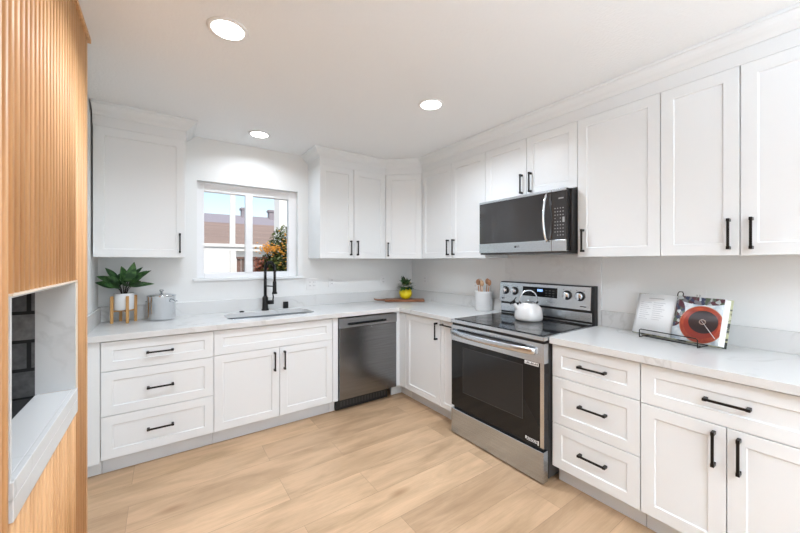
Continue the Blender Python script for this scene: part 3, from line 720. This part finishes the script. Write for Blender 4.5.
# (azimuth deg, elevation deg, length, half-width, stem length)
LV = []
for ring_, (n_, e0, L0_, s0) in enumerate(((9, 20, .20, .12), (8, 42, .21, .16), (6, 62, .20, .19))):
    for k in range(n_): LV.append((360*k/n_+ring_*23+rnd.uniform(-12, 12), e0+rnd.uniform(-8, 8), L0_*rnd.uniform(.85, 1.1),   .038*rnd.uniform(.85, 1.15), s0*rnd.uniform(.9, 1.1)))
bs = NB(); bl = NB()
for az, el, L, wd, sl_ in LV:
    a_ = R(az); out = Vector((cos(a_), sin(a_), 0)); b0_ = Vector((cos(a_)*.018, sin(a_)*.018, .135))
    tip_ = b0_+out*sl_*.30*cos(R(el))+Vector((0, 0, sl_*.62))
    tip_.x = max(tip_.x, -.11)
    tube(bs, [b0_, b0_.lerp(tip_, .5)-out*.006, tip_], [.0028, .0024, .002], 6)
    if out.x < -.3: L *= .82
    if out.y > .4: L *= .6
    leaf(bl, tip_, out*cos(R(el))+Vector((0, 0, sin(R(el)))), Vector((rnd.uniform(-.6, .6), rnd.uniform(-1.2, -.5), 1)), L*.9, wd, .12+.1*rnd.random(), .14)
build('stems', bs, M['stem'], pl); build('foliage', bl, M['leaf'], pl)
# stock pot
sp_ = (-2.642, -.135)
kp_ = thing('stock_pot', 'shiny stainless steel stock pot with lid beside the potted plant', 'cooking pot', (sp_[0], sp_[1], Z0)); kp_.scale = (.93, .93, 1.08)
bm = NB(); lathe(bm, [(0, 0), (.085, 0), (.099, .006), (.1035, .018), (.1035, .172), (.106, .175), (.1005, .176), (.100, .02), (0, .015)], seg=56); build('pot_body', bm, M['chrome'], kp_)
bm = NB(); lathe(bm, [(.107, .1765), (.107, .181), (.09, .187), (.045, .194), (0, .196)], seg=56); lathe(bm, [(0, .176), (.107, .1765)], seg=56); ld = build('lid', bm, M['chrome'], kp_)
bm = NB(); lathe(bm, [(0, .195), (.008, .195), (.007, .207), (.017, .212), (.018, .218), (.012, .223), (0, .224)], seg=24); build('lid_knob', bm, M['chrome'], ld)
for s in (-1, 1):
    dv = Vector((.819, -.573, 0))*s; sv = Vector((dv.y, -dv.x, 0))
    pts = [dv*(.102+.030*sin(pi*k/12))+sv*.035*cos(pi*k/12)+Vector((0, 0, .135)) for k in range(13)]
    bm = NB(); tube(bm, pts, .0038, 8); build('side_handle', bm, M['chrome'], kp_)
# cutting board
cbd = thing('cutting_board', 'walnut cutting board with a handle, in the corner of the counter', 'cutting board', (-.365, -.225, Z0), R(-35))
bm = NB(); ol = []
for x_, y_ in rrect(-.16, .30, -.085, .085, .018, 4): ol.append((x_, y_))
slab_poly(bm, ol, [], .004, .026); build('board', bm, M['board'], cbd, .003)
bm = NB(); tube(bm, [(-.155, 0, .016), (-.20, 0, .0155), (-.25, 0, .016), (-.275, 0, .02), (-.29, 0, .032)], [.022, .015, .0135, .012, .007], 12, True, 0, .62); build('board_handle', bm, M['board'], cbd)
# yellow pot
yv = (-.292, -.262)
yp = thing('flower_pot', 'small round yellow pot with dark leaves standing on the cutting board', 'flower pot', (yv[0], yv[1], Z0+.0265)); yp.scale = (1.22, 1.22, 1.22)
bm = NB(); pf = []
for k in range(15):
    a_ = -pi/2+.35+(pi-.75)*k/14; pf.append((.062*cos(a_), .058+.062*sin(a_)))
pf = [(0, 0)]+pf+[(.018, pf[-1][1]-.01), (0, pf[-1][1]-.01)]
lathe(bm, pf, seg=32)
for v in bm.verts:                         # dimpled glaze
    r_ = math.hypot(v.co.x, v.co.y)
    if r_ > .03: a_ = math.atan2(v.co.y, v.co.x); k_ = 1+.045*cos(a_*8+v.co.z*90)*cos(v.co.z*110); v.co.x *= k_; v.co.y *= k_
build('pot', bm, M['yellow'], yp)
rnd = random.Random(9); bm = NB(); b2 = NB()
for k in range(60):
    a_ = rnd.random()*2*pi; el = rnd.uniform(-.15, 1.3); o_ = Vector((cos(a_)*cos(el), sin(a_)*cos(el), sin(el)))
    leaf(bm, Vector((0, 0, .115))+o_*.028, o_, (0, 0, 1) if el < 1 else (1, 0, 0), rnd.uniform(.05, .085), rnd.uniform(.014, .022), .3, .1, n=4)
for k in range(9):
    a_ = rnd.random()*2*pi; c = (.04*cos(a_), .04*sin(a_), .135+.02*rnd.random()); lathe(b2, [(0, -.004), (.006, -.002), (.009, .003), (0, .002)], c, 8)
for (dx_, dy_) in ((.819, -.573), (-.819, .573)):
    for k in range(6): leaf(bm, (dx_*.028, dy_*.028, .10+.008*k), (dx_, dy_, .1*k-.2), (0, 0, 1), .065, .015, .25, .1, n=4)
build('foliage', bm, M['leaf'], yp); build('blossoms', b2, mat('cream_petal', (.75, .65, .35), .6), yp)
# utensil crock
cr = thing('utensil_crock', 'white ceramic crock of wooden utensils left of the stove', 'crock', (-.105, -1.285, Z0))
bm = NB(); lathe(bm, [(0, 0), (.074, 0), (.079, .005), (.080, .170), (.083, .178), (.080, .184), (.074, .182), (.073, .02), (0, .015)], seg=44); build('crock_body', bm, M['ceramic'], cr)
for k, (dx_, dy_, tx, ty, L, kind) in enumerate(((-.02, .045, -.01, .068, .285, 's'), (-.01, .018, -.03, .022, .29, 'f'), (.03, 0, .052, -.004, .295, 's'), (-.045, -.02, -.062, -.032, .28, 's'), (.005, -.048, .0, -.075, .285, 'p'))):
    ut = thing('wooden_utensil', ['dark wooden spoon leaning left in the utensil crock', 'wooden fork upright in the middle of the utensil crock', 'wooden spoon at the back of the utensil crock', 'pale wooden spatula at the front of the utensil crock', 'wooden paddle leaning right in the utensil crock'][k],
               'wooden utensil', (-.105, -1.285, Z0+.019), 0, 'wooden utensils in the crock')
    base = Vector((dx_*.6, dy_*.6, .0)); tp = Vector((tx, ty, L))
    mt = M['utensil2'] if k == 3 else M['utensil']
    bm = NB(); tube(bm, [base, base.lerp(tp, .75)], .005, 8)
    d = (tp-base).normalized(); s2, u2 = Vector((.819, -.573, 0)), d.cross(Vector((.819, -.573, 0))).normalized(); c = base.lerp(tp, .88)
    if kind == 'f':
        for q in (-.011, 0, .011): tube(bm, [c-d*.03+s2*q*.8, c+d*.028+s2*q], [.0045, .003], 6)
        tube(bm, [base.lerp(tp, .72), c-d*.02], [.006, .014], 8, True, 0, .4)
    else:
        ww = .024 if kind == 's' else .021
        tube(bm, [c-d*.034, c-d*.025, c-d*.012, c+d*.004, c+d*.018, c+d*.026], [.005, ww*.7, ww, ww, ww*.75, .004], 12, True, 0, .35)
    build('utensil', bm, mt, None).parent = ut
# kettle
kt = thing('kettle', 'white enamel whistling kettle on the back of the cooktop', 'kettle', (-.262, -1.880, .9265), 0); kt.scale = (.93, .93, .97)
bm = NB(); lathe(bm, [(0, 0), (.100, 0), (.112, .008), (.115, .03), (.111, .07), (.098, .105), (.075, .128), (.055, .138), (.040, .142)], seg=56); build('kettle_body', bm, M['enamel'], kt)
bm = NB(); lathe(bm, [(.056, .137), (.054, .143), (.040, .150), (.015, .154), (0, .155)], seg=40); lathe(bm, [(0, .154), (.007, .155), (.006, .162), (.011, .166), (.011, .171), (0, .174)], seg=20); build('lid', bm, M['chrome'], kt)
iv = Vector((.819, -.573, 0))
bm = NB(); tube(bm, [-iv*.085+Vector((0, 0, .085)), -iv*.112+Vector((0, 0, .115)), -iv*.125+Vector((0, 0, .145))], [.022, .016, .012], 16); sp2 = build('spout', bm, M['enamel'], kt)
bm = NB(); tube(bm, [-iv*.121+Vector((0, 0, .137)), -iv*.131+Vector((0, 0, .158))], [.015, .014], 16); tube(bm, [-iv*.130+Vector((0, 0, .155)), -iv*.105+Vector((0, 0, .185))], [.004, .004], 8)
tube(bm, [-iv*.142+Vector((0, 0, .150)), -iv*.155+Vector((0, 0, .125))], [.006, .006], 8); build('whistle', bm, M['black'], sp2)
bm = NB(); pts = []
for k in range(25):
    a_ = pi*(-.06+1.12*k/24); pts.append(iv*(.078*cos(a_))*(-1)+Vector((0, 0, .145+.095*max(-.2, sin(a_))**1.0)))
tube(bm, pts, [.0038+.0022*sin(pi*k/24) for k in range(25)], 12); build('kettle_handle', bm, M['chrome'], kt)
for s in (-1, 1):
    bm = NB(); tube(bm, [iv*.062*s+Vector((0, 0, .128)), iv*.080*s+Vector((0, 0, .150))], .007, 10); build('handle_bracket', bm, M['black'], kt)

# cookbook on wire stand. local x runs along the book, -y towards the room, leaning back
ang = math.atan2(-.46, -.115)
bx0 = Vector((-.140, -2.555)); BW = .475
def node_page():
    m, t, b = nt('soup_photo_page'); N = t.nodes.new; L = t.links.new
    uv = N('ShaderNodeTexCoord')
    def mk(cx, cy, sx_, sy_):
        mp = N('ShaderNodeMapping'); mp.inputs['Location'].default_value = (-cx/sx_, -cy/sy_, 0); mp.inputs['Scale'].default_value = (1/sx_, 1/sy_, 0)
        L(uv.outputs['UV'], mp.inputs[0]); ln = N('ShaderNodeVectorMath'); ln.operation = 'LENGTH'; L(mp.outputs[0], ln.inputs[0]); return ln.outputs['Value']
    def lt(v, th):
        n_ = N('ShaderNodeMath'); n_.operation = 'LESS_THAN'; n_.inputs[1].default_value = th; L(v, n_.inputs[0]); return n_.outputs[0]
    def mix(f, a_, b_):
        x_ = N('ShaderNodeMix'); x_.data_type = 'RGBA'; L(f, x_.inputs[0])
        for i_, q in ((6, a_), (7, b_)):
            if isinstance(q, tuple): x_.inputs[i_].default_value = (*q, 1)
            else: L(q, x_.inputs[i_])
        return x_.outputs[2]
    # pale blue cloth with splashes
    n1 = N('ShaderNodeTexNoise'); n1.inputs['Scale'].default_value = 5; n1.inputs['Detail'].default_value = 4; L(uv.outputs['UV'], n1.inputs['Vector'])
    r1 = N('ShaderNodeValToRGB'); r1.color_ramp.elements[0].position = .36; r1.color_ramp.elements[0].color = (.36, .45, .52, 1); r1.color_ramp.elements[1].position = .56; r1.color_ramp.elements[1].color = (.70, .74, .75, 1)
    L(n1.outputs[0], r1.inputs[0]); c = r1.outputs[0]
    # dark blue/red flowers along the gutter and the top
    vo = N('ShaderNodeTexVoronoi'); vo.inputs['Scale'].default_value = 13; L(uv.outputs['UV'], vo.inputs['Vector'])
    rv = N('ShaderNodeValToRGB'); rv.color_ramp.interpolation = 'CONSTANT'; e = rv.color_ramp.elements
    e[0].color = (.10, .03, .04, 1); e[1].position = .3; e[1].color = (.04, .05, .10, 1)
    for p_, q in ((.45, (.5, .53, .52, 1)), (.62, (.10, .13, .08, 1)), (.8, (.20, .19, .20, 1))): x_ = e.new(p_); x_.color = q
    sep = N('ShaderNodeSeparateXYZ'); L(vo.outputs['Color'], sep.inputs[0]); L(sep.outputs[0], rv.inputs[0])
    c = mix(lt(mk(.02, .62, .22, .34), 1), c, rv.outputs[0]); c = mix(lt(mk(.55, 1.0, .6, .17), 1), c, rv.outputs[0])
    bx, by = .61, .40
    n2 = N('ShaderNodeTexNoise'); n2.inputs['Scale'].default_value = 6; L(uv.outputs['UV'], n2.inputs['Vector'])
    rr = N('ShaderNodeValToRGB'); rr.color_ramp.elements[0].position = .35; rr.color_ramp.elements[0].color = (.26, .035, .02, 1); rr.color_ramp.elements[1].position = .65; rr.color_ramp.elements[1].color = (.48, .08, .03, 1); L(n2.outputs[0], rr.inputs[0])
    c = mix(lt(mk(bx, by, .45, .41), 1), c, (.50, .17, .07)); c = mix(lt(mk(bx, by, .435, .395), 1), c, (.35, .05, .03)); c = mix(lt(mk(bx, by, .415, .375), 1), c, rr.outputs[0])
    c = mix(lt(mk(bx-.01, by+.0, .35, .31), 1), c, (.30, .035, .02)); c = mix(lt(mk(bx+.03, by+.06, .30, .25), 1), c, (.035, .02, .02)); c = mix(lt(mk(bx+.02, by+.06, .07, .06), 1), c, (.30, .22, .18)); c = mix(lt(mk(bx+.02, by+.06, .05, .04), 1), c, (.06, .03, .03))
    L(c, b.inputs['Base Color']); b.inputs['Roughness'].default_value = .35
    return m
rot = math.atan2((-3.02+2.555), (-.235+.140))      # direction of the book's lower edge
hs = thing('book_stand', 'black wire cookbook stand on the right counter', 'book stand', (bx0.x, bx0.y, Z0), rot)
bk = thing('cookbook', 'open cookbook showing a bowl of red soup, leaning on the wire stand', 'book', (bx0.x, bx0.y, Z0), rot)
lean = math.atan2(.075, .245)
def bp(x_, h, o_): return Vector((x_, -o_*cos(lean)+h*sin(lean), .016+h*cos(lean)+o_*sin(lean)))
BH = .252
def sheet(bm, fn, nx, x0, x1, thick, uvl=None, mi=0, h0=0, h1=BH):
    """curved block between front surface fn(t)->(x,o) and a back offset"""
    fr = []; 
    for i in range(nx+1):
        t_ = i/nx; x_, o_ = fn(t_); fr.append((bm.verts.new(bp(x_, h0, o_)), bm.verts.new(bp(x_, h1, o_)), bm.verts.new(bp(x_, h0, o_-thick)), bm.verts.new(bp(x_, h1, o_-thick)), t_))
    for a_, b_ in zip(fr, fr[1:]):
        f = bm.faces.new((a_[0], b_[0], b_[1], a_[1])); f.smooth = True; f.material_index = mi
        if uvl:
            for lp, uvc in zip(f.loops, ((a_[4], 0), (b_[4], 0), (b_[4], 1), (a_[4], 1))): lp[uvl].uv = uvc
        bm.faces.new((a_[2], a_[3], b_[3], b_[2])); bm.faces.new((a_[0], a_[2], b_[2], b_[0])); bm.faces.new((a_[1], b_[1], b_[3], a_[3]))
    for e in (fr[0], fr[-1]): bm.faces.new((e[0], e[1], e[3], e[2]))
gx = .232
bm = NB(); sheet(bm, lambda t_: (BW*t_, .0), 8, 0, BW, .004, h0=-.004, h1=BH+.004); build('cover', bm, M['cover'], bk)
bm = NB(); sheet(bm, lambda t_: (.006+(gx-.006)*t_, .010+.016*sin(pi*t_**1.6)*.9+.0*t_), 12, 0, 0, .009); blk = build('left_pages', bm, M['paper'], bk)
bm = NB()
def lq(x0, x1, h0, h1):
    n_ = 6; t0 = (x0-.006)/(gx-.006); t1 = (x1-.006)/(gx-.006)
    for i in range(n_):
        ta, tb = t0+(t1-t0)*i/n_, t0+(t1-t0)*(i+1)/n_
        oa, ob = [.0103+.016*sin(pi*q**1.6)*.9 for q in (ta, tb)]
        xa, xb = [.006+(gx-.006)*q for q in (ta, tb)]
        bm.faces.new([bm.verts.new(p) for p in (bp(xa, h0, oa), bp(xb, h0, ob), bp(xb, h1, ob), bp(xa, h1, oa))])
INK = mat('pale_ink', (.45, .45, .45), .6)
lq(.075, .165, .222, .226); build('page_heading', bm, INK, blk); bm = NB()
for k in range(9):
    lq(.030, .095 - .012*((k*5) % 3), .196-.013*k, .1985-.013*k)
    lq(.108, .175 - .010*((k*7) % 3), .196-.013*k, .1985-.013*k)
build('text_lines', bm, INK, blk)
bm = NB(); uvl = bm.loops.layers.uv.new('UVMap')
sheet(bm, lambda t_: (gx+.002+(BW-.024-gx)*t_, .030+.010*sin(pi*min(1, t_*1.15)**.5)*(1-t_)-.0*t_), 14, 0, 0, .0015, uvl, 1)
rp = build('right_page', bm, [M['paper'], node_page()], bk, 0, 'page printed with a photo of red soup in a bowl')
bm = NB(); box_pts = []
v = [bm.verts.new(bp(*q)) for q in ((gx+.004, .002, .0285), (BW-.018, .002, .0285), (BW-.008, .002, .003), (gx+.02, .002, .003), (gx+.004, BH-.002, .0285), (BW-.018, BH-.002, .0285), (BW-.008, BH-.002, .003), (gx+.02, BH-.002, .003))]
for q in ((0,3,2,1),(4,5,6,7),(0,1,5,4),(1,2,6,5),(2,3,7,6),(3,0,4,7)): bm.faces.new([v[i] for i in q])
build('page_block', bm, M['paper'], bk)
bm = NB(); cxs = gx+.002+(BW-.024-gx)*.62; tube(bm, [bp(cxs, .122, .0405), bp(BW-.038, .035, .033)], [.0012, .0030], 8, True, 0, .4); build('spoon_print', bm, mat('printed_spoon', (.62, .60, .58), .4), rp)
# wire stand
bm = NB(); wr = .0028
def fl(x_, y_, z_): return Vector((x_, y_, z_))
# front lip
tube(bm, [fl(.085, -.065, .004), fl(.085, -.066, .046), fl(.092, -.066, .052), fl(.375, -.066, .052), fl(.382, -.066, .046), fl(.382, -.065, .004)], wr, 8)
for x_ in (.085, .382): tube(bm, [fl(x_, -.065, .004), fl(x_, -.01, .006), fl(x_, .125, .004)], wr, 8)
tube(bm, [fl(.085, -.035, .008), fl(.382, -.035, .008)], wr, 8); tube(bm, [fl(.085, .125, .004), fl(.382, .125, .004)], wr, 8)
xm = .225
tube(bm, [fl(xm-.014, .125, .004)]+[fl(xm-.014, .11-.035*k, .004+.085*k) for k in (1,)]+[bp(xm-.014, .12, -.012), bp(xm-.014, .275, -.012), bp(xm-.009, .286, -.012), bp(xm+.009, .286, -.012), bp(xm+.014, .275, -.012), bp(xm+.014, .12, -.012), fl(xm+.014, .125, .004)], wr, 8)
build('wire_frame', bm, M['black'], hs)

# ------------------------------------------------------------------ outside the window
sb('ground_outside', [(-14, 14, .3, 30, -.5, -.4)], M['ground'])
def pr_roof(bm, x0, x1, y0_, y1_, ze, zr, th=.12):
    ym = (y0_+y1_)/2
    vs = [bm.verts.new(p) for p in ((x0,y0_,ze),(x1,y0_,ze),(x1,ym,zr),(x0,ym,zr),(x1,y1_,ze),(x0,y1_,ze))]
    bm.faces.new((vs[0],vs[1],vs[2],vs[3])); bm.faces.new((vs[3],vs[2],vs[4],vs[5])); bm.faces.new((vs[0],vs[3],vs[5])); bm.faces.new((vs[1],vs[4],vs[2])); bm.faces.new((vs[0],vs[5],vs[4],vs[1]))
nb = thing('neighbour_house', 'house with a brown tiled roof seen through the window', 'house', (0, 10, -.4))
bm = NB(); pr_roof(bm, -6, 6, 0, 6, 2.25, 3.48); build('roof', bm, M['roofb'], nb)
bm = NB(); box(bm, -5.7, 5.7, .3, 5.7, 0, 2.25); build('wall', bm, M['stucco'], nb)
n2_ = thing('neighbour_house', 'grey roofed house with chimneys furthest away through the window', 'house', (0, 17, -.4))
bm = NB(); pr_roof(bm, -8, 12, 0, 6, 3.4, 4.72); build('roof', bm, M['roofg'], n2_)
bm = NB(); box(bm, -7.7, 11.7, .3, 5.7, 0, 3.4); build('wall', bm, M['stucco'], n2_)
for x_ in (1.60, 3.26):
    bm = NB(); box(bm, x_-.20, x_+.20, 2.6, 3.1, 4.2, 5.05); box(bm, x_-.26, x_+.26, 2.55, 3.15, 5.05, 5.18); build('chimney', bm, M['roofg'], n2_)
pt = thing('patio_cover', 'white patio post and beam just outside the window', 'patio cover', (0, 4.0, -.4))
bm = NB(); box(bm, -2.6, -.93, 0, .12, 2.0, 2.14); box(bm, -2.6, -.93, -.03, .0, 2.08, 2.14); build('beam', bm, M['stucco'], pt)
bm = NB(); box(bm, -1.53, -1.445, .0, .12, 2.14, 4.2); box(bm, -1.53, -1.445, .0, .12, 0, 2.0); build('post', bm, M['stucco'], pt)
bm = NB(); box(bm, -3.6, -1.27, 5.0, 5.15, -.4, 1.72)
tag(build('garden_wall', bm, M['stucco']), 'low white stucco wall behind the patio post', 'garden wall')
bm = NB()
for k in range(14): box(bm, -1.445+.08*k, -1.375+.08*k, 3.8, 3.83, -.4, 1.44)
box(bm, -1.45, -.30, 3.77, 3.86, 1.44, 1.48)
tag(build('wooden_fence', bm, M['fence']), 'weathered brown board fence behind the bush', 'fence')
bm = NB(); box(bm, .22, 4.0, 6.9, 7.5, -.4, 4.6); box(bm, .18, 4.05, 6.85, 7.55, 4.6, 4.75)
tag(build('garage', bm, M['stucco'], None), 'tall white stucco building at the right side of the window view', 'building')
bu = thing('garden_bush', 'leafy bush with orange blossoms outside the window', 'bush', (-1.0, 2.6, -.4))
rnd = random.Random(2); bm = NB(); bo = NB(); br_ = NB()
for k in range(8500):
    c = rnd.choice(((.10, 0, 1.74, .34, .42), (.22, .1, 2.10, .32, .36), (-.12, .05, 1.62, .20, .28), (.25, .1, 1.3, .5, .6)))
    v = Vector((rnd.gauss(0, 1), rnd.gauss(0, 1), rnd.gauss(0, 1))).normalized()*(rnd.random()**.35)
    p = Vector((c[0]+v.x*c[3], c[1]+v.y*c[3], c[2]+v.z*c[4])); o_ = Vector((rnd.gauss(0, 1), rnd.gauss(0, 1), rnd.gauss(0, .7)))
    leaf(bm, p, o_, (0.1, -.3, 1), rnd.uniform(.04, .065), .018, .1, .1, n=2)
for k in range(230):
    p = Vector((rnd.gauss(-.14, .10), rnd.gauss(-.16, .08), 2.0+rnd.gauss(0, .045))) if k < 150 else Vector((rnd.uniform(-.05, .4), rnd.uniform(-.36, -.26), rnd.uniform(1.65, 2.3)))
    lathe(bo, [(0, -.010), (.012, -.004), (.018, .006), (0, .003)], p, 6)
for k in range(420):
    p = Vector((rnd.gauss(-.30, .07), rnd.gauss(-.05, .1), rnd.uniform(1.5, 1.85))); leaf(br_, p, (rnd.gauss(0, 1), rnd.gauss(0, 1), rnd.gauss(0, 1)), (0, 0, 1), .05, .014, .1, .1, n=2)
f_ = build('foliage', bm, M['leaf2'], bu); build('blossoms', bo, M['orange'], bu); build('red_twigs', br_, M['redbrown'], bu)
bm = NB()
for k in range(5): tube(bm, [(.1+.06*k-.1, 0, 0), (.15+.1*k-.2, .02, .7), (.1+.14*k-.2, 0, 1.6)], [.03, .022, .01], 8)
build('trunk', bm, M['stem'], bu)
